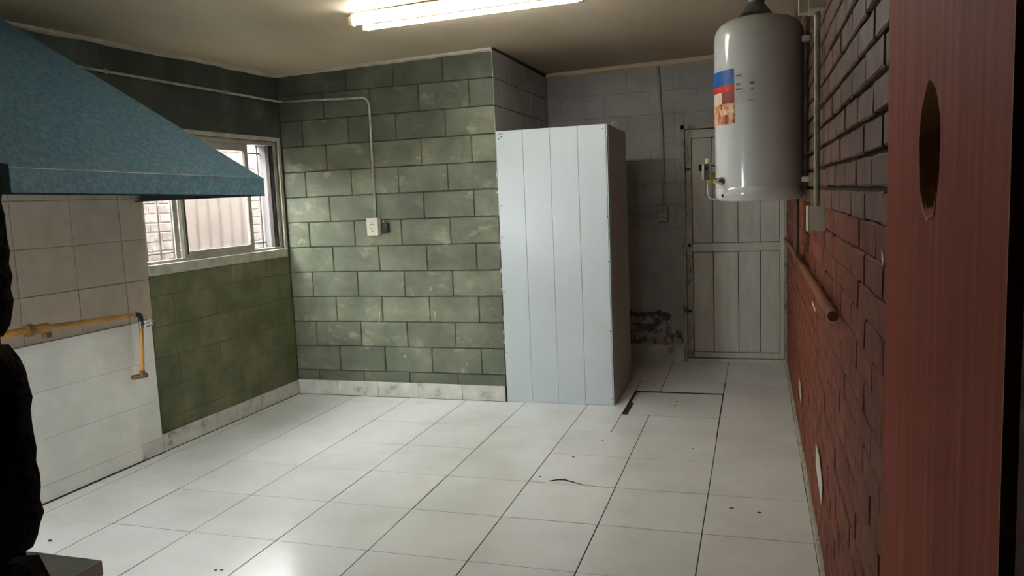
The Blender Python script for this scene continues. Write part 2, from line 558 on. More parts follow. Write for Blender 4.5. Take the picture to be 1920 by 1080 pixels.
# ---- inspection hatch set into the floor
hx0, hx1, hy0, hy1 = HATCH
hatch = thing('inspection_hatch', 'square tiled inspection lid in the floor with black gaps along two edges', 'floor hatch', (hx0, hy0, 0))
MB().box(0.0, hx1-hx0, 0.0, hy1-hy0, -0.0013, -0.0010).build('pit_shadow_gap', 'dark_gap', hatch)
MB().box(0.040, hx1-hx0-0.004, 0.003, hy1-hy0-0.040, -0.001, -0.0001).build('lid', 'floor_tile', hatch, bevel=0.001)
MB().box(0.020, 0.039, 0.30, hy1-hy0-0.05, -0.001, -0.0004).build('lid_rim', 'cement_strip', hatch)
for dx, dy in ((0.325, 0.366), (0.328, 0.256)):
    MB().lathe([(0, 0.0012), (0.008, 0.0012), (0.008, -0.002)], (dx, dy), 12).build('lifting_hole', 'dark_gap', hatch)

# ---- ceiling
cl = MB()
cx0, cx1, cy0, cy1 = -0.35, XR+0.25, YF-0.1, YB+0.2
cl.add([(cx0, cy0, zc(cx0, cy0)), (cx1, cy0, zc(cx1, cy0)), (cx1, cy1, zc(cx1, cy1)), (cx0, cy1, zc(cx0, cy1)),
        (cx0, cy0, 2.75), (cx1, cy0, 2.75), (cx1, cy1, 2.75), (cx0, cy1, 2.75)],
       [(0, 1, 2, 3), (7, 6, 5, 4), (0, 4, 5, 1), (1, 5, 6, 2), (2, 6, 7, 3), (3, 7, 4, 0)])
ceiling = tag(cl.build('ceiling', 'ceiling_paint'), 'smoke-yellowed beige ceiling', None, None, 'structure')

# ---- green block wall (faces the camera)
wall_green = MB().box(-0.2, XW-0.004, 0.012, YB+0.2, 0, 2.5).build('wall_back', 'green_mortar')
tag(wall_green, 'olive green painted concrete block wall behind the floor', None, None, 'structure')
def pick_green(a, b, c, d):  # darker greens on the top courses, mid green on the lowest one
    if c > 2.26: return 'upper_green_paint'
    if c > 2.07: return 'upper_green_paint' if a < 0.9 else 'mid_green_paint'
    if c > 1.88: return 'mid_green_paint' if a < 1.3 else 'olive_paint'
    if d < 0.20: return 'mid_green_paint'
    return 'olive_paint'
rr = []
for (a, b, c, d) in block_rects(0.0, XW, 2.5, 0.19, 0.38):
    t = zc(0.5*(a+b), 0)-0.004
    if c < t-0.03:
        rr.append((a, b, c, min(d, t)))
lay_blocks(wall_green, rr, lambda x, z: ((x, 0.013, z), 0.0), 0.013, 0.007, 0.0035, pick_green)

# ---- side of that wall inside the alcove (faces right)
wall_alc = MB().box(XW-0.03, XW-0.004, 0.012, YB+0.02, 0, 2.5).build('wall_alcove', 'white_mortar')
tag(wall_alc, 'greyish white block return wall above the cabinet', None, None, 'structure')
rr = []
for (a, b, c, d) in block_rects(0.0, YB, 2.5, 0.0, 0.19):
    if c > 1.3 and c < zc(XW, a)-0.04:
        rr.append((a, b, c, min(d, zc(XW, a)-0.004)))
lay_blocks(wall_alc, rr, lambda y, z: ((XW-0.006, y, z), PI/2), 0.006, 0.005, 0.003, lambda *k: 'alcove_white_paint')

# ---- far wall of the alcove
wall_far = MB().box(XW-0.2, 2.868, YB+0.004, YB+0.2, 0, 2.62).box(2.868, XR+0.2, YB+0.004, YB+0.2, 1.975, 2.62).build('wall_far', 'white_mortar')
tag(wall_far, 'dingy white block wall around the plank door', None, None, 'structure')
rr = []
for (a, b, c, d) in clip_rects(block_rects(XW, XR, 2.6, 0.10, 0.29), (2.866, 3.70, -0.1, 1.975)):
    t = zc(0.5*(a+b), YB)-0.004
    if c < t-0.03:
        rr.append((a, b, c, min(d, t)))
lay_blocks(wall_far, rr, lambda x, z: ((x, YB+0.006, z), 0.0), 0.0045, 0.003, 0.002, lambda *k: 'alcove_white_paint')

# ---- left wall with the window opening
WY0, WY1, WZ0, WZ1 = -1.425, -0.045, 1.13, 1.945      # opening
wl = MB()
for (a, b, c, d) in clip_rects([(YF-0.3, 0.2, 0.0, 2.5)], (WY0, WY1, WZ0, WZ1)):
    wl.box(-0.20, -0.0055, a, b, c, d)
wall_left = wl.build('wall_left', 'green_mortar')
wall_left.rotation_euler.z = TL
tag(wall_left, 'left wall of dark green blocks and white tiles around the window', None, None, 'structure')
rr = []
for (a, b, c, d) in clip_rects(block_rects(-3.9, 0.0, 2.5, -0.09, -0.28), (WY0, WY1, WZ0, WZ1)):
    t = zc(0, 0.5*(a+b))-0.004
    if c < t-0.03:
        if a < -1.44 and b <= -1.43 and d < 1.55:
            continue
        rr.append((max(a, -1.50) if d < 1.55 else a, b, c, min(d, t)))
lay_blocks(wall_left, rr, lambda y, z: ((-0.0075, y, z), PI/2), 0.0050, 0.0045, 0.0025,
           lambda a, b, c, d: 'dark_green_paint' if c > 1.6 else 'moss_paint')
# white wall tiles left of the window
rows_up = [0.82, 1.062, 1.302, 1.543, 1.785]
cols = [-1.435, -1.61, -1.935, -2.28, -2.62, -2.96, -3.30, -3.64, -3.9]
MB().box(-0.012, -0.001, -3.9, -1.440, 0.0, 1.79).build('tile_bed', 'white_tile_grout', wall_left)
for k in range(len(rows_up)-1):
    for i in range(len(cols)-1):
        a, b, c, d = cols[i+1], cols[i], rows_up[k], rows_up[k+1]
        me = piece_mesh('wall_tile', b-a-0.003, d-c-0.003, 0.010, 0.0015, 'wall_tile_beige')
        piece('wall_tile', wall_left, (-0.003, a+0.0015, c+0.0015), PI/2, me)
rows_dn = [0.0, 0.09, 0.33, 0.575, 0.82]
cols2 = [-1.455, -1.61, -1.965, -2.30, -2.64, -2.98, -3.32, -3.66, -3.9]
for k in range(len(rows_dn)-1):
    for i in range(len(cols2)-1):
        a, b, c, d = cols2[i+1], cols2[i], rows_dn[k], rows_dn[k+1]
        if k == 0 and i == 0:
            continue
        me = piece_mesh('wall_tile', b-a-0.0006, d-c-0.0014, 0.016, 0.0009, 'wall_tile_white')
        piece('wall_tile', wall_left, (-0.003, a+0.0006, c+0.0008), PI/2, me)

# ---- skirting tiles
bb = thing('baseboard_back', 'row of grimy white skirting tiles below the green wall', None, kind='structure')
ex = [0.0, 0.348, 0.696, 1.031, 1.377, 1.708]
for a, b in zip(ex, ex[1:]):
    piece('skirting_tile', bb, (a+0.002, 0.0, 0.0), 0, piece_mesh('skirting_tile', b-a-0.004, 0.112, 0.014, 0.002, 'skirting_tile'))
MB().box(1.7085, 1.716, -0.016, 0.0, 0.0, 0.112).build('end_gap', 'dark_gap', bb)
bl = thing('baseboard_left', 'row of grimy white skirting tiles below the window wall', None, rotz=TL, kind='structure')
ex = [-1.47, -1.446, -1.10, -0.759, -0.49, -0.385, -0.014]
for a, b in zip(ex, ex[1:]):
    piece('skirting_tile', bl, (0.0, a+0.0015, 0.0), PI/2, piece_mesh('skirting_tile', b-a-0.003, 0.108, 0.013, 0.002, 'skirting_tile'))
piece('skirting_tile', bl, (0.0, -1.62, 0.0), PI/2, piece_mesh('skirting_tile', 0.147, 0.10, 0.018, 0.002, 'skirting_tile'))
bf = thing('baseboard_far', 'dull skirting tiles below the far alcove wall', None, kind='structure')
ex = [1.72, 2.06, 2.40, 2.845]
for a, b in zip(ex, ex[1:]):
    piece('skirting_tile', bf, (a, YB, 0.0), 0, piece_mesh('skirting_tile', b-a-0.003, 0.14, 0.012, 0.002, 'skirting_tile'))

MB().box(0.0, 0.0155, -1.46, 0.0, -0.001, 0.004).box(0.0, 0.0205, -3.8, -1.46, -0.001, 0.006).build('grime_line', 'debris', bl)
MB().box(0.0, 1.70, -0.0165, 0.0, -0.001, 0.0025).build('grime_line', 'debris', bb)
# chipped paint on the corner of the green wall and pale drips on its face
for k in range(9):
    z = random.uniform(0.25, 1.95)
    h = random.uniform(0.012, 0.045)
    MB().slab([(XW-0.004, -0.0012, z), (XW+0.0005, -0.0012, z-0.004), (XW+0.0005, -0.0012, z+h), (XW-random.uniform(0.005, 0.012), -0.0012, z+h*0.6)], 0.002).build('paint_chip', 'white_flake', wall_green)
for x, z, h in ((0.735, 0.59, 0.06), (0.728, 0.535, 0.05), (1.185, 0.60, 0.055), (0.925, 0.30, 0.025), (1.42, 0.255, 0.02), (1.165, 0.80, 0.03), (1.60, 0.36, 0.02)):
    MB().slab([(x-0.002, -0.0015, z), (x+0.002, -0.0015, z+0.003), (x+0.006, -0.0015, z+h), (x+0.001, -0.0015, z+h)], 0.002).build('paint_drip', 'white_flake', wall_green)

# ---- brick wall on the right
wall_right = MB().box(XR+0.010, XR+0.2, YF-0.3, YB+0.2, 0, 2.62).build('wall_right', 'brick_mortar')
tag(wall_right, 'reddish brown painted brick wall on the right', None, None, 'structure')
BC, BL_ = 0.075, 0.266
cand = []
for k in range(33):
    z = 0.026+BC*k
    off = (0.5*BL_ if k % 2 else 0.0)+random.uniform(-0.02, 0.02)
    y = -4.62+off
    while y < YB:
        y1 = min(y+BL_, YB)
        if y1-y > 0.05 and z+BC < zc(XR, y)-0.0:
            P = Vector((XR, 0.5*(y+y1), z+0.035))-CAM
            dz = P.dot(FWD)
            u = 960+FPX*P.dot(R2)/dz if dz > 0.2 else 9e9
            v = 540-FPX*P.dot(U2)/dz if dz > 0.2 else 9e9
            seen = -20 < v < 1100 and u < 1690
            cand.append(((1 if seen else 0, -y), y, y1, z))
        y += BL_
cand.sort(key=lambda c: c[0], reverse=True)
rests = {True: MB(), False: MB()}
for n, (key, y, y1, z) in enumerate(cand):
    # the mortar of the lower courses is smeared level with the bricks
    upper = z > 1.36
    gap = random.uniform(0.011, 0.016) if upper else random.uniform(0.004, 0.0085)
    gz = 0.013 if upper else random.choice((0.002, 0.003, 0.005))
    dp = 0.016 if upper else 0.012
    if not upper:
        gap = random.choice((0.004, 0.007, 0.010))
    var = random.randrange(4)
    me = piece_mesh('brick', y1-y-gap, BC-gz, dp, 0.0035, 'brick_red' if upper else 'brick_red_dado', var+(0 if upper else 10), jit=0.0022)
    dz = random.uniform(-0.002, 0.002)
    dx = random.uniform(-0.0015, 0.0015)
    if n < 295:
        o = piece('brick', wall_right, (XR+0.011+dx, y1-gap/2, z+dz), -PI/2, me)
        o.rotation_euler.x = random.uniform(-0.01, 0.01)
    else:
        rest = rests[upper]
        k = len(rest.v)
        rest.v += [(XR+0.011+dx+p.co.y, y1-gap/2-p.co.x, z+dz+p.co.z) for p in me.vertices]
        rest.f += [tuple(i+k for i in p.vertices) for p in me.polygons]
tag(rests[True].build('farther_bricks', 'brick_red', wall_right), kind='stuff')
tag(rests[False].build('farther_bricks', 'brick_red_dado', wall_right), kind='stuff')
# white flakes where the red paint has come off
for ya, yb, za, zb in ((-2.20, -1.87, 0.25, 0.40), (-0.77, -0.54, 0.26, 0.36), (-1.83, -1.62, 0.938, 0.958), (-3.60, -3.575, 1.30, 1.33)):
    ym = 0.5*(ya+yb)
    MB().slab([(XR-0.0075, yb, zb-0.02*(zb-za)), (XR-0.0075, yb-0.05*(yb-ya), za+0.35*(zb-za)), (XR-0.0075, ya+0.1*(yb-ya), za), (XR-0.0075, ya, za+0.6*(zb-za)),
               (XR-0.0075, ym, zb)], 0.002).build('paint_flake', 'white_flake', wall_right)
# cement strip along the foot of the bricks
st = MB()
yy = -4.5
while yy < YB-0.01:
    y2 = min(yy+0.21, YB)
    h = 0.030+random.uniform(-0.005, 0.006)
    st.box(XR-0.014-random.uniform(0, 0.003), XR+0.012, yy, y2, -0.002, h)
    yy = y2
tag(st.build('baseboard_right', 'cement_strip', None, bevel=0.004), 'rough pale cement strip along the foot of the brick wall', None, None, 'structure')

# ---- cornice strips under the ceiling
def cornice(name, p0, p1, inward, label, h=0.022, d=0.018, m='cornice_paint'):
    p0, p1, inn = Vector(p0), Vector(p1), Vector(inward)
    n = max(2, int((p1-p0).length/0.11))
    mb = MB()
    vs, fs = [], []
    for i in range(n+1):
        p = p0.lerp(p1, i/n)
        hh = h*random.uniform(0.75, 1.25)
        z = zc(p.x, p.y)
        a = p+inn*d
        vs += [(p.x, p.y, z+0.001), (a.x, a.y, z+0.001), (a.x, a.y, z-hh*0.6), (p.x, p.y, z-hh)]
    for i in range(n):
        for k in range(4):
            q = (k+1) % 4
            fs.append((i*4+k, i*4+q, (i+1)*4+q, (i+1)*4+k))
    fs += [(0, 1, 2, 3), (4*n+3, 4*n+2, 4*n+1, 4*n)]
    mb.add(vs, fs)
    return tag(mb.build(name, m), label, None, None, 'structure')
cornice('trim_1', (0, 0, 0), (XW, 0, 0), (0, -1, 0), 'uneven pale plaster line between green wall and ceiling')
cornice('trim_2', (-0.0276*4.0, -4.0, 0), (0, 0, 0), (1, 0, 0), 'uneven pale plaster line between left wall and ceiling')
cornice('trim_3', (XW, YB, 0), (XR, YB, 0), (0, -1, 0), 'plaster strip between alcove wall and ceiling', h=0.05, d=0.03, m='ceiling_paint')
cornice('trim_4', (XW, 0.0, 0), (XW, YB, 0), (1, 0, 0), 'dark strip between return wall and ceiling', h=0.012, d=0.012, m='screw_dark')

# ---- front wall with the doorway the camera looks through
JX = 2.712
wf = MB()
for (a, b, c, d) in clip_rects([(-0.5, JX-0.045, 0.0, 2.6)], (0.05, 0.65, 0.78, 1.63)):  # opening for the added window, sized for the light it lets in
    wf.box(a, b, YF-0.22, YF, c, d)
wf.box(JX-0.045, 3.60, YF-0.22, YF, 2.10, 2.6).box(3.64, XR+0.3, YF-0.22, YF-0.002, 0, 2.6)
wall_front = tag(wf.build('wall_front', 'dark_pier'), 'rough dark wall with the doorway at the near left edge', None, None, 'structure')
zz = [0.0, 0.21, 0.43, 0.66, 0.885, 1.105, 1.335, 1.545, 1.76, 1.94, 2.10]
for i, (a, b) in enumerate(zip(zz, zz[1:])):
    # rounded, hand-cut corner blocks
    mb = MB()
    n, m_ = 16, 6
    vs, fs = [], []
    wob = [random.uniform(-0.003, 0.003) for _ in range(40)]
    for k in range(n+1):
        t = k/n
        z = a+0.004+(b-a-0.008)*t
        edge = 0.020*(1-min(1, min(t, 1-t)*5))**2
        bul = {5: 0.004*t-0.002, 6: -0.006, 4: 0.006}.get(i, 0.0)
        xf = JX-edge+wob[k]+bul
        ring = [(JX-0.05, YF-0.235+edge), (xf-0.03, YF-0.24+edge), (xf-0.004, YF-0.225+edge), (xf, YF-0.19), (xf, YF-0.03), (xf-0.004, YF-0.008), (xf-0.025, YF+0.004-edge), (JX-0.05, YF+0.004-edge)]
        vs += [(x, y, z) for x, y in ring]
    q = 8
    for k in range(n):
        for j in range(q):
            j2 = (j+1) % q
            fs.append((k*q+j, k*q+j2, (k+1)*q+j2, (k+1)*q+j))
    fs += [tuple(range(q-1, -1, -1)), tuple(range(n*q, (n+1)*q))]
    mb.add(vs, fs)
    mb.build('corner_block', 'dark_pier', wall_front, smooth=True)
win_assumed = thing('window_assumed', 'unseen window assumed in the front wall left of the doorway, added for daylight', None, (0.05, YF-0.12, 0.78), kind='structure')  # unseen window, added and assumed from how daylight falls on the cabinet
for a, b, c, d in ((0, 0.60, 0, 0.04), (0, 0.60, 0.81, 0.85), (0, 0.04, 0.04, 0.81), (0.56, 0.60, 0.04, 0.81), (0.285, 0.315, 0.04, 0.81)):
    MB().box(a, b, -0.025, 0.025, c, d).build('frame_bar', 'window_aluminium', win_assumed)
# the unlit passage behind the camera
pas = MB()
pas.box(1.2, 1.4, -7.2, YF-0.22, 0, 2.7).box(4.6, 4.8, -7.2, YF-0.22, 0, 2.7).box(1.2, 4.8, -7.4, -7.2, 0, 2.7).box(1.2, 4.8, -7.4, YF-0.22, 2.6, 2.75)
pas.box(3.9, 4.8, YF-0.22, YF-0.1, 0, 2.7)
tag(pas.build('wall_passage', 'dark_room'), 'dark passage walls outside the doorway', None, None, 'structure')
tag(MB().box(1.2, 4.8, -7.4, YF-0.30, -0.1, 0.0).build('floor_passage', 'dark_room'), 'dark passage floor outside the doorway', None, None, 'structure')

# ---- red door leaf, standing open beside the brick wall
hinge, free = Vector((3.602, -4.59, 0)), Vector((3.637, -3.81, 0))
dl = (free-hinge).length
door2 = thing('door_2', 'dark red wooden door leaf standing open at the right, with a round hole', None, hinge, math.atan2(free.y-hinge.y, free.x-hinge.x), kind='structure')
def leaf_with_hole(w_, z0, z1, t, hx, hz, hr, n=40):
    """front at local y=+0 (faces the room), back at y=-t"""
    mb = MB()
    cx, cz = hx, hz
    bx0, bx1, bz0, bz1 = cx-0.13, cx+0.13, cz-0.13, cz+0.13
    vs, fs = [], []
    def sq(a):
        c, s = math.cos(a), math.sin(a)
        k = 0.13/max(abs(c), abs(s))
        return cx+c*k, cz+s*k
    for y in (0.0, -t):
        for k in range(n):
            a = 2*PI*k/n
            r = hr*(1+0.03*math.sin(5*a)+0.02*math.sin(9*a+1))
            vs.append((cx+r*math.cos(a), y, cz+r*math.sin(a)))
        for k in range(n):
            x, z = sq(2*PI*k/n)
            vs.append((x, y, z))
    for s in (0, 1):
        o = s*2*n
        for k in range(n):
            q = (k+1) % n
            fs.append((o+k, o+q, o+n+q, o+n+k))
    mb.add(vs, fs)
    for y in (0.0, -t):
        for (a, b, c, d) in clip_rects([(0, w_, z0, z1)], (bx0, bx1, bz0, bz1)):
            mb.add([(a, y, c), (b, y, c), (b, y, d), (a, y, d)], [(0, 1, 2, 3)])
    # outer rim
    mb.add([(0, 0, z0), (w_, 0, z0), (w_, 0, z1), (0, 0, z1), (0, -t, z0), (w_, -t, z0), (w_, -t, z1), (0, -t, z1)],
           [(0, 1, 5, 4), (1, 2, 6, 5), (2, 3, 7, 6), (3, 0, 4, 7)])
    rim = MB()
    vs = []
    for y in (0.0005, -t):
        for k in range(n):
            a = 2*PI*k/n
            r = hr*(1+0.03*math.sin(5*a)+0.02*math.sin(9*a+1))
            vs.append((cx+r*math.cos(a), y, cz+r*math.sin(a)))
    rim.add(vs, [(k, (k+1) % n, n+(k+1) % n, n+k) for k in range(n)])
    return mb, rim
HOLE_Z = 1.497
lf, rim = leaf_with_hole(dl, 0.02, 2.05, 0.038, 0.362, HOLE_Z, 0.0715)
lf.build('door_leaf', 'door_red', door2)
rim.build('hole_rim', 'bare_wood', door2, smooth=True)
chip = MB()
vs = []
for k in range(25):
    a = PI*(0.95+1.0*k/24)
    r = 0.0715*(1+0.03*math.sin(5*a)+0.02*math.sin(9*a+1))
    wd = 0.001+0.011*math.sin(PI*k/24)**2*(1+0.3*math.sin(11*a))
    vs += [(0.362+(r-0.001)*math.cos(a), -0.002, HOLE_Z+(r-0.001)*math.sin(a)), (0.362+(r+wd)*math.cos(a), 0.0008, HOLE_Z+(r+wd)*math.sin(a))]
chip.add(vs, [(2*k, 2*k+1, 2*k+3, 2*k+2) for k in range(24)])
chip.build('chipped_rim', 'bare_wood', door2)
MB().box(-0.0025, 0.0, -0.0375, 0.0008, 0.02, 2.05).build('worn_edge', 'bare_wood', door2)
df = thing('trim_5', 'dark red-brown door frame post at the right edge', None, kind='structure')
MB().box(3.607, 3.70, YF-0.23, YF-0.005, 0, 2.10).build('frame_post', 'dark_red_wood', df, bevel=0.004)

# ---- far plank door
door1 = thing('door_1', 'dingy white plank door with a middle rail in the far wall', None, (0, YB, 0), kind='structure')
fr = MB().box(2.842, 2.872, -0.03, 0.05, 0, 1.985).build('frame_post', 'door_frame_old', door1, bevel=0.002)
MB().box(2.842, XR, -0.03, 0.05, 1.952, 1.985).build('frame_head', 'door_frame_old', door1, bevel=0.002)
MB().box(2.842, XR, -0.02, 0.05, 0.0, 0.03).build('threshold', 'door_white', door1, bevel=0.002)
MB().box(2.875, 2.924, -0.014, 0.03, 0.036, 1.948).build('stile', 'door_frame_old', door1, bevel=0.002)
MB().box(3.618, 3.650, -0.014, 0.03, 0.036, 1.948).build('stile', 'door_white', door1, bevel=0.002)
MB().box(3.652, XR, -0.02, 0.05, 0.03, 1.985).build('frame_post', 'door_frame_old', door1, bevel=0.002)
for a, b in ((0.038, 0.084), (0.937, 1.008), (1.877, 1.946)):
    MB().box(2.924, 3.618, -0.013, 0.028, a, b).build('rail', 'door_white', door1, bevel=0.003)
ex = [2.926, 3.09, 3.291, 3.464, 3.616]
for za, zb in ((0.087, 0.934), (1.011, 1.874)):
    for a, b in zip(ex, ex[1:]):
        MB().box(a+0.002, b-0.002, 0.0, 0.022, za, zb).build('plank', 'door_white', door1, bevel=0.003)
MB().box(2.85, 3.70, 0.031, 0.16, 0.0, 1.99).build('light_stop_sheet', 'dark_gap', door1)  # unseen sheet added to stop light leaking through the door gaps
for z in (0.439, 1.623):
    MB().box(2.855, 2.915, -0.022, -0.012, z-0.010, z+0.010).tube([(2.873, -0.024, z-0.03), (2.873, -0.024, z+0.03)], 0.006, 8).build('hinge', 'black_iron', door1)
lk = MB().box(2.880, 2.918, -0.018, -0.012, 0.88, 1.02).build('lock_plate', 'conduit_grey', door1)
MB().tube([(2.899, -0.0185, 0.994), (2.899, -0.0105, 0.994)], 0.015, 14).build('knob_hole', 'dark_gap', lk)
MB().tube([(2.892, -0.022, 0.928), (2.906, -0.022, 0.928)], 0.005, 10).build('keyhole_daylight', 'chrome', lk)  # bright chrome piece stands in for daylight showing through the keyhole
MB().box(2.918, 2.922, -0.017, -0.013, 0.89, 0.945).build('latch_strip', 'chrome', lk)
MB().box(2.983, 3.006, -0.003, 0.001, 1.605, 1.660).build('vent_slot', 'dark_gap', door1)

# ---- window in the left wall
win = thing('window_1', 'sliding window with one frosted sash and clear gaps either side', None, (0, 0, 0), TL, kind='structure')
MB().box(-0.02, 0.004, WY0-0.005, -0.018, WZ1, 1.975).build('head_band', 'window_cement', win, bevel=0.004)
MB().box(-0.03, 0.010, WY0-0.005, -0.030, 1.078, WZ0+0.012).build('sill', 'window_cement', win, bevel=0.005)
MB().box(-0.02, 0.004, WY1, -0.012, WZ0, WZ1+0.02).build('jamb_band', 'window_cement', win, bevel=0.004)
# aluminium frame
FX0, FX1 = -0.07, -0.02
MB().box(FX0, FX1, WY0, WY1, WZ0+0.012, WZ0+0.030).build('frame_bottom', 'window_aluminium', win)
MB().box(FX0, FX1, WY0, WY1, WZ1-0.03, WZ1).build('frame_top', 'window_aluminium', win)
MB().box(FX0, FX1, WY0, WY0+0.02, WZ0, WZ1).build('frame_side', 'window_aluminium', win)
for k, (ya, yb, m) in enumerate(((-0.075, WY1, 'window_aluminium'), (-0.098, -0.080, 'window_seal'), (-0.122, -0.106, 'window_seal'))):
    MB().box(FX0+0.004*k, FX1-0.006*k, ya, yb, WZ0+0.03, WZ1-0.03).build('frame_side' if k == 0 else 'jamb_seal', m, win)
MB().box(-0.20, FX0, WY1-0.006, WY1-0.001, WZ0, WZ1).box(-0.20, FX0, WY0, WY1, WZ0, WZ0+0.010).box(-0.20, FX0, WY0, WY1, WZ1-0.01, WZ1).build('reveal_lining', 'outside_plaster', win)
# frosted sash
SA, SB, SZ0, SZ1 = -1.075, -0.368, WZ0+0.030, WZ1-0.025
sash = MB().box(-0.055, -0.030, SA, SB, SZ0, SZ0+0.038).box(-0.055, -0.030, SA, SB, SZ1-0.055, SZ1)\
    .box(-0.055, -0.030, SB-0.035, SB, SZ0+0.038, SZ1-0.055).box(-0.055, -0.030, SA, SA+0.022, SZ0+0.038, SZ1-0.055).build('sash', 'window_aluminium', win)
MB().box(-0.060, -0.026, SA+0.022, SA+0.034, SZ0+0.02, SZ1-0.03).build('sash_seal', 'window_seal', sash)
MB().box(-0.045, -0.041, SA+0.03, SB-0.03, SZ0+0.035, SZ1-0.05).build('frosted_pane', 'frosted_glass', sash)
# second sash slid behind
MB().box(-0.068, -0.058, SA-0.045, SA-0.005, SZ0, SZ1).build('sash_stile', 'window_aluminium', win)
# bars outside
grille = thing('window_grille', 'vertical iron bars outside the window', 'window bars', (0, 0, 0), TL)
for i in range(12):
    y = WY0+0.06+0.117*i
    MB().tube([(-0.17, y, WZ0), (-0.17, y, WZ1)], 0.007, 8).build('bar', 'bar_paint', grille, smooth=True)
for z in (WZ0+0.065, WZ1-0.08):
    MB().tube([(-0.17, WY0, z), (-0.17, WY1, z)], 0.006, 8).build('cross_bar', 'bar_paint', grille, smooth=True)

# ---- neighbouring wall outside
wall_out = MB().box(-1.55, -1.31, -4.0, 5.0, -0.2, 2.42).build('wall_outside', 'outside_mortar')
tag(wall_out, 'pale weathered brick wall seen through the window', None, None, 'structure')
for k in range(22):
    z = 0.75+0.078*k
    y = -1.6+(0.125 if k % 2 else 0.0)
    while y < 2.2:
        me = piece_mesh('brick', 0.238, 0.064, 0.008, 0.003, 'outside_brick', random.randrange(4), jit=0.003)
        piece('brick', wall_out, (-1.312, y, z), PI/2, me)
        y += 0.25
MB().box(-1.312, -1.25, 2.45, 5.0, -0.2, 2.42).build('plaster_pier', 'outside_plaster', wall_out)
tag(MB().box(-6.0, -0.2, -12.0, 6.0, -0.3, -0.1).box(-0.2, 1.2, -12.0, -4.85, -0.3, -0.1).build('ground_outside', 'outside_mortar'), 'ground of the light well outside the window', None, None, 'structure')

tag(MB().box(-0.25, 3.9, YB+0.21, 5.0, 0.0, 2.75).build('wall_sky_block', 'outside_plaster'), 'unseen block added behind the alcove wall to cut sky light outside', None, None, 'structure')  # unseen mass added to keep open sky off the far outside bricks

# ================================================================== OBJECTS
# ---- extraction hood
hood = thing('extraction_hood', 'large teal metal extraction hood on the left wall', 'extractor hood', (0, -1.44, 1.525))
def hp(x, y, z):
    """hood-local point; the hood hangs slightly out of level"""
    return (x, y+1.44, z-1.525-0.016*(y+1.44))
YA, YN = -1.44, -3.76
xb = -0.04
MB().slab([hp(0.82, YA, 1.62), hp(0.13, -2.37, 2.36), hp(0.13, -2.83, 2.36), hp(0.82, YN, 1.62)], 0.003).build('front_panel', 'teal_enamel', hood)
MB().slab([hp(xb, YA, 1.62), hp(xb, -2.37, 2.36), hp(0.13, -2.37, 2.36), hp(0.82, YA, 1.62)], 0.003).build('side_panel', 'teal_enamel', hood)
MB().slab([hp(0.82, YN, 1.62), hp(0.13, -2.83, 2.36), hp(xb, -2.83, 2.36), hp(xb, YN, 1.62)], 0.003).build('side_panel', 'teal_enamel', hood)
MB().slab([hp(0.82, YN, 1.525), hp(0.82, YA, 1.525), hp(0.82, YA, 1.62), hp(0.82, YN, 1.62)], 0.003).build('front_lip', 'teal_enamel', hood)
MB().slab([hp(0.82, YA, 1.525), hp(xb, YA, 1.525), hp(xb, YA, 1.62), hp(0.82, YA, 1.62)], 0.003).build('side_lip', 'teal_enamel', hood)
MB().slab([hp(xb, YN, 1.525), hp(0.82, YN, 1.525), hp(0.82, YN, 1.62), hp(xb, YN, 1.62)], 0.003).build('side_lip', 'teal_enamel', hood)
MB().slab([hp(xb, YA-0.005, 1.5262), hp(0.814, YA-0.005, 1.5262), hp(0.814, YA-0.005, 1.62), hp(xb, YA-0.005, 1.62)], 0.001).build('dark_inner_sheet', 'dark_gap', hood)  # dark sheet added to blacken the inner face of the far lip
MB().tube([hp(0.8205, YN, 1.6205), hp(0.8205, YA, 1.6205)], 0.0022, 6).build('fold_seam', 'galvanised', hood)
gut = MB()
for (a, b, c, d) in ((0.775, 0.82, YN, YA), (xb, 0.775, YA-0.045, YA), (xb, 0.775, YN, YN+0.045)):
    p = [hp(a, c, 1.524), hp(b, c, 1.524), hp(b, d, 1.524), hp(a, d, 1.524)]
    gut.slab(p, -0.004)
gut.build('drip_rim', 'dark_teal', hood)
MB().slab([hp(0.828, -3.045, 1.523), hp(0.828, -3.008, 1.523), hp(0.828, -3.006, 1.632), hp(0.828, -3.045, 1.636)], 0.006).build('strap', 'dark_teal', hood)
fl = MB().box(-0.03, 0.13, 0.0, 0.0, 0, 0)
fl = MB()
fl.slab([hp(0.13, -2.83, 2.36), hp(0.13, -2.37, 2.36), (0.13, -2.37+1.44, 2.44-1.525), (0.13, -2.83+1.44, 2.44-1.525)], 0.003)
fl.slab([hp(0.13, -2.37, 2.36), hp(xb, -2.37, 2.36), (xb, -2.37+1.44, 2.44-1.525), (0.13, -2.37+1.44, 2.44-1.525)], 0.003)
fl.slab([hp(xb, -2.83, 2.36), hp(0.13, -2.83, 2.36), (0.13, -2.83+1.44, 2.44-1.525), (xb, -2.83+1.44, 2.44-1.525)], 0.003)
fl.build('flue_collar', 'dark_teal', hood)

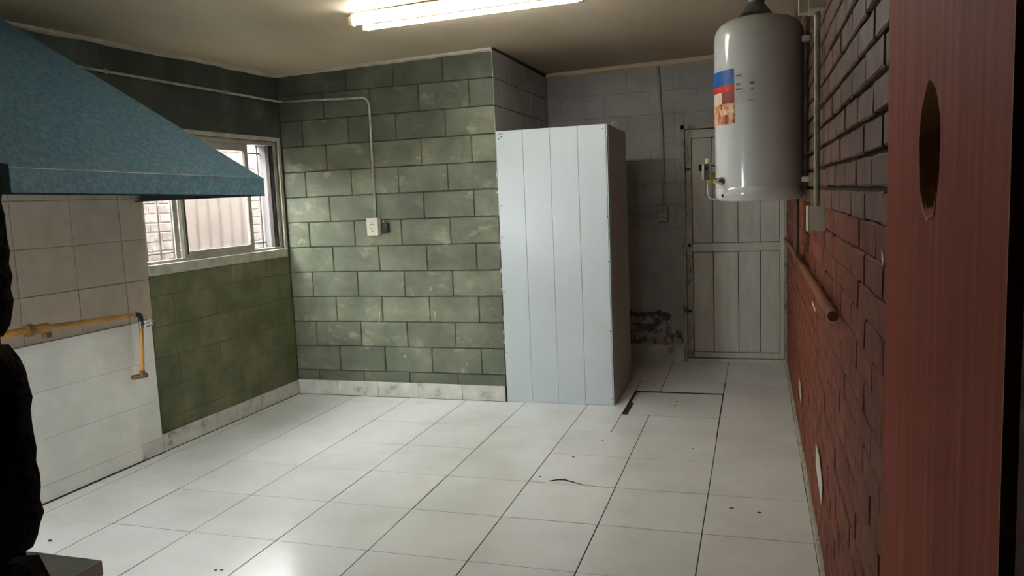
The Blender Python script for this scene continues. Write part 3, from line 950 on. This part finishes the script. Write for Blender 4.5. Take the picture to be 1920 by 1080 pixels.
# ---- gas pipe on the white tiles
gas = thing('gas_pipe', 'yellow gas pipe with valve and drop leg on the white tiled wall', 'gas pipe', (0, -1.6, 0.5), TL)
def gp(x, y, z):
    return (x, y+1.6, z-0.5)
MB().tube([gp(0.06, -1.67, 0.886), gp(0.06, -2.28, 0.911)], 0.0135, 14).build('horizontal_pipe', 'gas_yellow', gas, smooth=True, auto=40)
MB().tube([gp(0.06, -2.28, 0.911), gp(0.06, -3.2, 0.93)], 0.0175, 14).build('horizontal_pipe', 'gas_yellow', gas, smooth=True, auto=40)
un = MB().tube([gp(0.06, -2.215, 0.908), gp(0.06, -2.225, 0.908), gp(0.06, -2.30, 0.911), gp(0.06, -2.31, 0.911)], [0.019, 0.025, 0.025, 0.019], 14).build('pipe_union', 'gas_yellow', gas, smooth=True, auto=40)
MB().tube([gp(0.06, -2.312, 0.911), gp(0.06, -2.345, 0.912)], 0.032, 8).build('union_nut', 'gas_brown', un)
MB().box(0.048, 0.085, -0.655, -0.625, 0.362, 0.386).build('valve_lever', 'gas_brown', un)
MB().tube([gp(0.0, -2.33, 0.912), gp(0.06, -2.33, 0.912)], 0.012, 8).build('wall_bracket', 'gas_brown', gas)
el = [gp(0.06, -1.67, 0.886)]+[gp(0.06, -1.655+0.03*math.sin(a), 0.858+0.028*math.cos(a)) for a in (0.0, 0.4, 0.8, 1.2, PI/2)]+[gp(0.06, -1.625, 0.835)]
MB().tube(el, 0.0145, 12).build('elbow', 'black_iron', gas, smooth=True, auto=40)
vb = MB().tube([gp(0.06, -1.625, 0.84), gp(0.06, -1.628, 0.80)], [0.015, 0.013], 10).build('stopcock', 'chrome', gas, smooth=True, auto=40)
MB().tube([gp(0.07, -1.625, 0.823), gp(0.105, -1.610, 0.832)], 0.006, 8).tube([gp(0.105, -1.635, 0.852), gp(0.107, -1.600, 0.848), gp(0.108, -1.575, 0.832), gp(0.107, -1.598, 0.815), gp(0.105, -1.632, 0.812)], 0.005, 8).build('stopcock_handle', 'chrome', vb, smooth=True)
MB().tube([gp(0.06, -1.628, 0.80), gp(0.06, -1.652, 0.545)], 0.012, 12).build('drop_pipe', 'gas_yellow', gas, smooth=True, auto=40)
MB().tube([gp(0.06, -1.652, 0.560), gp(0.06, -1.655, 0.520)], 0.015, 12).tube([gp(-0.003, -1.665, 0.518), gp(0.085, -1.645, 0.532)], 0.014, 12).build('end_tee', 'gas_brown', gas, smooth=True, auto=40)

# ---- conduit along the left wall, round the corner and down to the outlet
cnd = thing('electrical_conduit', 'thin painted conduit from above the hood round the corner to the outlet', 'conduit', (0, 0, 0))
pth = [(-0.042, -2.15, 2.253), (-0.04, -2.0, 2.252), (-0.018, -1.30, 2.249), (0.004, -0.55, 2.245), (0.018, -0.06, 2.242), (0.026, -0.032, 2.241), (0.055, -0.020, 2.239)]
MB().tube(pth, 0.0085, 10).build('wall_run', 'conduit_paint', cnd, smooth=True)
bend = [(0.055, -0.020, 2.239), (0.40, -0.018, 2.228), (0.690, -0.018, 2.217)]
bend += [(0.705+0.062*math.sin(a), -0.018, 2.155+0.062*math.cos(a)) for a in (0.3, 0.6, 0.9, 1.2, 1.5)]
bend += [(0.7675, -0.018, 2.05), (0.765, -0.018, 1.70), (0.763, -0.018, 1.345)]
MB().tube(bend, 0.0095, 10).build('drop_run', 'conduit_paint', cnd, smooth=True)
for p in ((0.004, -0.62, 2.246), (-0.030, -1.62, 2.25)):
    MB().box(p[0]-0.022, p[0]+0.012, p[1]-0.010, p[1]+0.010, p[2]-0.014, p[2]+0.014).build('clip', 'conduit_grey', cnd)
out = thing('power_outlet', 'ivory double power outlet below the conduit on the green wall', 'outlet', (0.708, 0, 1.222))
MB().box(0.0, 0.088, -0.048, 0.002, 0.0, 0.125).build('back_box', 'ivory_plastic', out, bevel=0.004)
pl = MB().box(-0.002, 0.090, -0.056, -0.048, -0.002, 0.127).build('face_plate', 'ivory_plastic', out, bevel=0.003)
for zc_, s in ((0.088, 1), (0.040, -1)):
    for dx, dz in ((-0.011, -0.008*s), (0.011, -0.008*s), (0.0, 0.010*s)):
        MB().tube([(0.044+dx, -0.0575, zc_+dz), (0.044+dx, -0.0550, zc_+dz)], 0.0042, 8).build('socket_hole', 'black_plastic', pl)
swb = thing('switch_box', 'small black box on the wall right beside the ivory outlet', 'switch box', (0.815, 0, 1.238))
MB().box(0.0, 0.052, -0.036, 0.002, 0.0, 0.075).build('case', 'black_plastic', swb, bevel=0.008)
MB().tube([(0.012, -0.018, 0.073), (0.012, -0.018, 0.094)], 0.008, 10).build('cable_gland', 'conduit_grey', swb, smooth=True, auto=40)
MB().tube([(-0.010, -0.018, 0.012), (0.010, -0.018, 0.006)], 0.006, 8).build('lower_gland', 'conduit_grey', swb, smooth=True, auto=40)

# ---- white plank cabinet in the alcove
cab = thing('storage_cabinet', 'tall white cabinet clad in vertical boards, standing at the end of the green wall', 'cabinet', (1.716, 0, 0))
CW, CH = 0.772, 1.914
ex = [0.0, 0.192, 0.384, 0.576, CW-0.004]
for a, b in zip(ex, ex[1:]):
    MB().box(a+0.0008, b-0.0008, -0.006, 0.010, 0.002, CH).build('front_board', 'cabinet_pvc', cab, bevel=0.0012)
MB().box(0.004, CW-0.008, 0.010, 0.014, 0.004, CH-0.004).build('board_backing', 'dark_gap', cab)
MB().box(CW-0.002, CW+0.004, -0.006, 0.006, 0.002, CH).build('corner_strip', 'cabinet_pvc', cab)
MB().box(CW+0.0045, CW+0.0065, 0.0, 0.008, 0.002, CH).build('corner_gap', 'dark_gap', cab)
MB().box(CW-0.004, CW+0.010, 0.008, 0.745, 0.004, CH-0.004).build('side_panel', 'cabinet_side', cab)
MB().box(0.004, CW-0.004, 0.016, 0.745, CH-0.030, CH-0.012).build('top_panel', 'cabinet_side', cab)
MB().box(0.004, 0.018, 0.016, 0.745, 0.004, CH-0.03).build('side_panel', 'cabinet_side', cab)
for x, z in ((0.030, CH-0.020), (0.040, CH-0.040), (0.022, CH-0.052), (0.046, CH-0.018), (CW-0.022, CH-0.030), (0.018, 1.40), (0.016, 1.18), (0.015, 0.80), (0.014, 0.36), (CW-0.007, 1.30), (CW-0.007, 1.0), (CW-0.007, 0.52), (CW-0.007, 0.05)):
    MB().tube([(x, -0.0075, z), (x, -0.005, z)], 0.0045, 8).build('screw', 'screw_dark', cab)
MB().tube([(CW-0.01, 0.20, CH-0.02), (CW+0.004, 0.20, CH+0.020), (CW+0.025, 0.20, CH+0.026), (CW+0.045, 0.20, CH+0.004), (CW+0.050, 0.20, CH-0.03)], 0.005, 8).build('cable_loop', 'conduit_grey', cab, smooth=True)

# ---- fluorescent lamp
LZ = 2.40
lamp = thing('fluorescent_lamp', 'lit fluorescent tube lamp under the ceiling', 'lamp', (1.425, -1.29, LZ), -0.0735)
LL = 1.21
top = zc(2.0, -1.35)-LZ
MB().box(-0.02, LL+0.02, -0.110, -0.010, 0.024, 0.056).build('batten', 'cornice_paint', lamp, bevel=0.004)
for y in (0.010, -0.130):  # the nearer tube is assumed from the glow on the ceiling
    MB().tube([(0.012, y, 0), (LL-0.012, y, 0)], 0.0135, 16).build('tube', 'lamp_tube_glow', lamp, smooth=True, auto=40)
    for x0, x1 in ((-0.012, 0.012), (LL-0.012, LL+0.012)):
        MB().box(x0, x1, y-0.018, y+0.018, -0.017, 0.03).build('lamp_holder', 'ivory_plastic', lamp, bevel=0.004)

# ---- water heater on the brick wall
HX, HY, HR = 3.447, -1.20, 0.2055
heat = thing('water_heater', 'white cylindrical gas water heater hung on the brick wall', 'water heater', (HX, HY, 1.393))
def hz(z):
    return z-1.393
prof = [(0.0, 2.264), (0.06, 2.262), (0.11, 2.254), (0.155, 2.240), (0.182, 2.222), (0.198, 2.198), (0.2045, 2.17), (HR, 2.14), (HR, 1.80), (HR, 1.4605)]
MB().lathe([(r, hz(z)) for r, z in prof], n=72).build('tank', 'heater_enamel', heat, smooth=True)
prof = [(HR-0.003, 1.462), (HR+0.0015, 1.459), (HR+0.0015, 1.425), (0.2035, 1.410), (0.196, 1.398), (0.184, 1.393), (0.0, 1.393)]
MB().lathe([(r, hz(z)) for r, z in prof], n=72).build('base_cover', 'heater_enamel', heat, smooth=True)
# draught hood and flexible flue
MB().lathe([(0.078, hz(2.272)), (0.074, hz(2.274)), (0.040, hz(2.318)), (0.038, hz(2.330))], (-0.010, 0.0), 28).build('draught_hood', 'galvanised', heat, smooth=True)
for a in (0.5, 2.6, 4.7):
    MB().tube([(-0.010+0.066*math.cos(a), 0.066*math.sin(a), hz(2.245)), (-0.010+0.060*math.cos(a), 0.060*math.sin(a), hz(2.29))], 0.004, 6).build('hood_leg', 'galvanised', heat)
fx = []
z = 2.326
k = 0
while z < 2.512:
    fx.append((0.044 if k % 2 else 0.037, hz(z)))
    z += 0.006
    k += 1
MB().lathe(fx, (-0.010, 0.0), 28).build('flexible_flue', 'galvanised', heat, smooth=True)
# sticker and rating label
stk = MB().patch((0, 0), HR+0.0008, -186, -121, hz(1.755), hz(2.008), 16).build('sticker', 'sticker_cream', heat)
MB().patch((0, 0), HR+0.0014, -186, -121.5, hz(1.936), hz(2.006), 16).build('blue_band', 'sticker_blue', stk)
MB().patch((0, 0), HR+0.0014, -186, -121.5, hz(1.906), hz(1.936), 16).build('red_band', 'sticker_red', stk)
MB().patch((0, 0), HR+0.0014, -186, -121.5, hz(1.757), hz(1.852), 16).build('picture_print', 'sticker_picture', stk)
MB().patch((0, 0), HR+0.0014, -143, -121.5, hz(1.852), hz(1.906), 10).build('picture_print', 'sticker_maroon', stk)
MB().patch((0, 0), HR+0.0018, -138, -131, hz(1.757), hz(1.80), 6).build('picture_print', 'sticker_maroon', stk)
lab = MB().patch((0, 0), HR+0.0008, -119.5, -94, hz(1.842), hz(1.984), 10).build('rating_label', 'label_grey', heat)
for a0, a1, z0, z1 in ((-119, -111.5, 1.968, 1.974), (-119, -113, 1.930, 1.937), (-119, -112.5, 1.923, 1.927), (-119, -110, 1.911, 1.914), (-119, -109.5, 1.905, 1.909),
                       (-118, -106, 1.893, 1.8945), (-118, -109, 1.883, 1.8845), (-118, -108, 1.873, 1.8745), (-100, -95, 1.927, 1.938), (-102, -99.5, 1.854, 1.858), (-99, -95, 1.855, 1.857), (-99, -96.5, 1.90, 1.907), (-118.5, -110, 1.960, 1.9615)):
    MB().patch((0, 0), HR+0.0014, a0, a1, hz(z0), hz(z1), 4).build('print_mark', 'label_ink', lab)
# gas control with yellow knob at the left side
gv = MB().box(-0.262, -0.226, -0.030, 0.020, hz(1.500), hz(1.585)).build('gas_control', 'galvanised', heat, bevel=0.005)
MB().box(-0.266, -0.257, -0.034, -0.006, hz(1.505), hz(1.575)).build('control_side_plate', 'ivory_plastic', gv, bevel=0.002)
MB().box(-0.254, -0.238, -0.0315, -0.0295, hz(1.552), hz(1.566)).build('control_badge', 'black_plastic', gv)
MB().tube([(-0.244, -0.01, hz(1.583)), (-0.244, -0.01, hz(1.608))], 0.008, 10).build('control_cap', 'ivory_plastic', gv, smooth=True, auto=40)
MB().tube([(-0.226, 0.0, hz(1.568)), (-0.200, 0.0, hz(1.568))], 0.010, 10).build('gas_nipple', 'chrome', gv, smooth=True, auto=40)
MB().tube([(-0.216, 0.030, hz(1.51)), (-0.216, 0.050, hz(1.51))], 0.034, 20).build('control_knob', 'knob_yellow', heat, smooth=True, auto=40)
MB().tube([(-0.242, -0.01, hz(1.50)), (-0.241, -0.01, hz(1.44)), (-0.237, -0.01, hz(1.418)), (-0.226, -0.01, hz(1.408)), (-0.208, -0.01, hz(1.405)), (-0.19, -0.01, hz(1.405))], 0.0042, 8).build('gas_tube', 'ivory_plastic', heat, smooth=True)
MB().tube([(-0.246, 0.0, hz(1.50)), (-0.256, 0.0, hz(1.46)), (-0.254, 0.0, hz(1.43)), (-0.238, 0.0, hz(1.412)), (-0.21, 0.0, hz(1.404))], 0.0014, 6).build('sensor_wire', 'black_plastic', heat, smooth=True)
# drain cock on the front left, service hole below
da = math.radians(-144)
ux, uy = math.cos(da), math.sin(da)
dz_ = hz(1.492)
MB().tube([(HR*ux, HR*uy, dz_), ((HR+0.010)*ux, (HR+0.010)*uy, dz_), ((HR+0.022)*ux, (HR+0.022)*uy, dz_)], [0.022, 0.021, 0.013], 18).build('drain_flange', 'chrome', heat, smooth=True, auto=40)
MB().tube([((HR+0.020)*ux, (HR+0.020)*uy, dz_), ((HR+0.045)*ux, (HR+0.045)*uy, dz_)], 0.0085, 10).tube([((HR+0.03)*ux-0.012, (HR+0.03)*uy, dz_+0.014), ((HR+0.03)*ux+0.012, (HR+0.03)*uy, dz_+0.014)], 0.004, 8).build('drain_cock', 'chrome', heat, smooth=True, auto=40)
MB().tube([((HR-0.004)*ux, (HR-0.004)*uy, hz(1.424)), ((HR+0.0025)*ux, (HR+0.0025)*uy, hz(1.424))], 0.0085, 14).build('service_hole', 'dark_gap', heat)
for z in (1.485, 2.11):
    MB().box(0.185, XR-HX-0.004, -0.19, -0.150, hz(z)-0.012, hz(z)+0.012).build('wall_bracket', 'heater_enamel', heat, bevel=0.003)
# hot and cold connections below
MB().tube([(0.185, 0.27, hz(1.40)), (0.185, 0.27, hz(1.10))], 0.013, 10).build('water_connection', 'brick_red', heat, smooth=True)

# ---- pipe along the bricks
bp_ = thing('wall_pipe', 'red-painted water pipe running along the brick wall', 'pipe', (XR, 0, 1.07))
MB().tube([(-0.028, 1.0, -0.012), (-0.028, -1.15, 0.006)], 0.0135, 12).build('pipe_length', 'pipe_tan', bp_, smooth=True, auto=40)
MB().tube([(-0.028, -1.15, 0.006), (-0.028, -2.83, 0.012)], 0.0155, 12).build('pipe_length', 'pipe_tan', bp_, smooth=True, auto=40)
for y in (-0.9,):
    MB().box(-0.040, 0.002, y-0.008, y+0.008, -0.014, 0.028).build('pipe_clip', 'brick_red', bp_)

# ---- conduit and boxes on the bricks
rc = thing('brick_wall_conduit', 'pale vertical conduit on the brick wall between two white boxes', 'conduit', (XR, -2.16, 1.38))
MB().tube([(-0.026, 0, 0), (-0.026, 0, 0.69)], 0.0105, 12).build('conduit_tube', 'conduit_paint', rc, smooth=True, auto=40)
MB().box(-0.017, 0.0, -0.010, 0.010, 0.35, 0.362).build('clip', 'conduit_grey', rc)
b1 = thing('junction_box', 'small white box at the foot of the brick wall conduit', 'junction box', (XR-0.055, -2.20, 1.293))
MB().box(0, 0.057, 0, 0.085, 0, 0.088).build('case', 'ivory_plastic', b1, bevel=0.003)
MB().box(-0.005, 0.0, -0.002, 0.087, -0.002, 0.090).build('cover', 'ivory_plastic', b1, bevel=0.002)
b2 = thing('junction_box', 'larger white box at the top of the brick wall conduit', 'junction box', (XR-0.06, -2.22, 2.065))
MB().box(0, 0.062, 0, 0.12, 0, 0.12).build('case', 'ivory_plastic', b2, bevel=0.004)
MB().box(-0.03, 0.0, 0.02, 0.07, -0.006, 0.10).build('cover', 'ivory_plastic', b2, bevel=0.003)

# ---- conduit and box on the far wall
fc = thing('alcove_conduit', 'grey conduit dropping from the ceiling beside the far plank door', 'conduit', (2.66, YB, 1.26))
MB().tube([(0.002, -0.014, 1.255), (0.012, -0.014, 1.05), (0.028, -0.014, 0.67), (0.038, -0.014, 0.08)], 0.011, 10).build('drop_run', 'conduit_grey', fc, smooth=True, auto=40)
MB().tube([(-0.66, -0.014, -0.006), (-0.018, -0.014, 0.0)], 0.009, 10).build('level_run', 'conduit_grey', fc, smooth=True, auto=40)
MB().box(-0.012, 0.016, -0.020, -0.001, 1.20, 1.24).build('clip', 'conduit_grey', fc)
b3 = thing('socket_box', 'grey-white surface socket box on the far wall at the conduit end', 'outlet', (2.646, YB-0.046, 1.205))
MB().box(0, 0.078, 0, 0.048, 0, 0.128).build('case', 'conduit_grey', b3, bevel=0.005)
fp = MB().box(-0.001, 0.079, -0.008, 0, -0.001, 0.129).build('face_plate', 'conduit_grey', b3, bevel=0.003)
for z in (0.04, 0.088):
    for dx in (-0.010, 0.010):
        MB().tube([(0.039+dx, -0.0095, z), (0.039+dx, -0.007, z)], 0.004, 8).build('socket_hole', 'dark_gap', fp)

# ---- steel table whose corner shows at the lower left
tb = thing('steel_table', 'stainless steel table whose corner shows behind the dark pier', 'table', (1.45, -4.57, 0))
MB().box(0, 0.868, 0, 0.394, 0.822, 0.85).build('table_top', 'steel', tb, bevel=0.002)
for x in (0.03, 0.80):
    for y in (0.03, 0.33):
        MB().box(x, x+0.035, y, y+0.035, 0, 0.822).build('leg', 'steel', tb, bevel=0.002)
MB().box(0.03, 0.835, 0.03, 0.365, 0.20, 0.215).build('lower_shelf', 'steel', tb)

# ---- specks and a dark strand on the floor
spots = [(2.449, -1.093, 0.006, 'beside the dark strand, towards the cabinet'), (2.347, -1.426, 0.006, 'just left of the dark strand'),
         (2.555, -0.775, 0.005, 'between the cabinet and the dark strand'), (3.319, -1.651, 0.007, 'left of two by the brick wall'),
         (3.44, -1.676, 0.006, 'right of two by the brick wall'), (3.086, -0.831, 0.004, 'in front of the inspection hatch'),
         (0.368, -2.625, 0.010, 'near the dark pier at left'), (1.32, -2.701, 0.006, 'at the bottom edge, left of a pair'), (1.345, -2.695, 0.006, 'at the bottom edge, right of a pair')]
for x, y, r, where in spots:
    mb = MB()
    n = 7
    rr_ = [r*random.uniform(0.6, 1.1) for _ in range(n)]
    vs = [(1.6*rr_[k]*math.cos(2*PI*k/n), rr_[k]*math.sin(2*PI*k/n), 0.0) for k in range(n)]+[(1.2*rr_[k]*math.cos(2*PI*k/n), 0.7*rr_[k]*math.sin(2*PI*k/n), r*0.35) for k in range(n)]
    fs = [tuple(range(n, 2*n)), tuple(range(n-1, -1, -1))]+[(k, (k+1) % n, n+(k+1) % n, n+k) for k in range(n)]
    o = mb.add(vs, fs).build('debris_speck', 'debris')
    o.location = (x, y, 0.0002)
    tag(o, 'tiny dark speck on the floor tiles, '+where, 'debris', 'dark specks on the floor')
sd = MB().tube([(2.405, -1.485, 0.003), (2.423, -1.474, 0.003), (2.455, -1.455, 0.004), (2.488, -1.453, 0.004), (2.535, -1.475, 0.003), (2.60, -1.505, 0.003)], [0.0012, 0.0025, 0.003, 0.003, 0.0025, 0.001], 6).build('dark_strand', 'debris')
tag(sd, 'thin dark curved strand lying along a floor tile joint', 'debris')
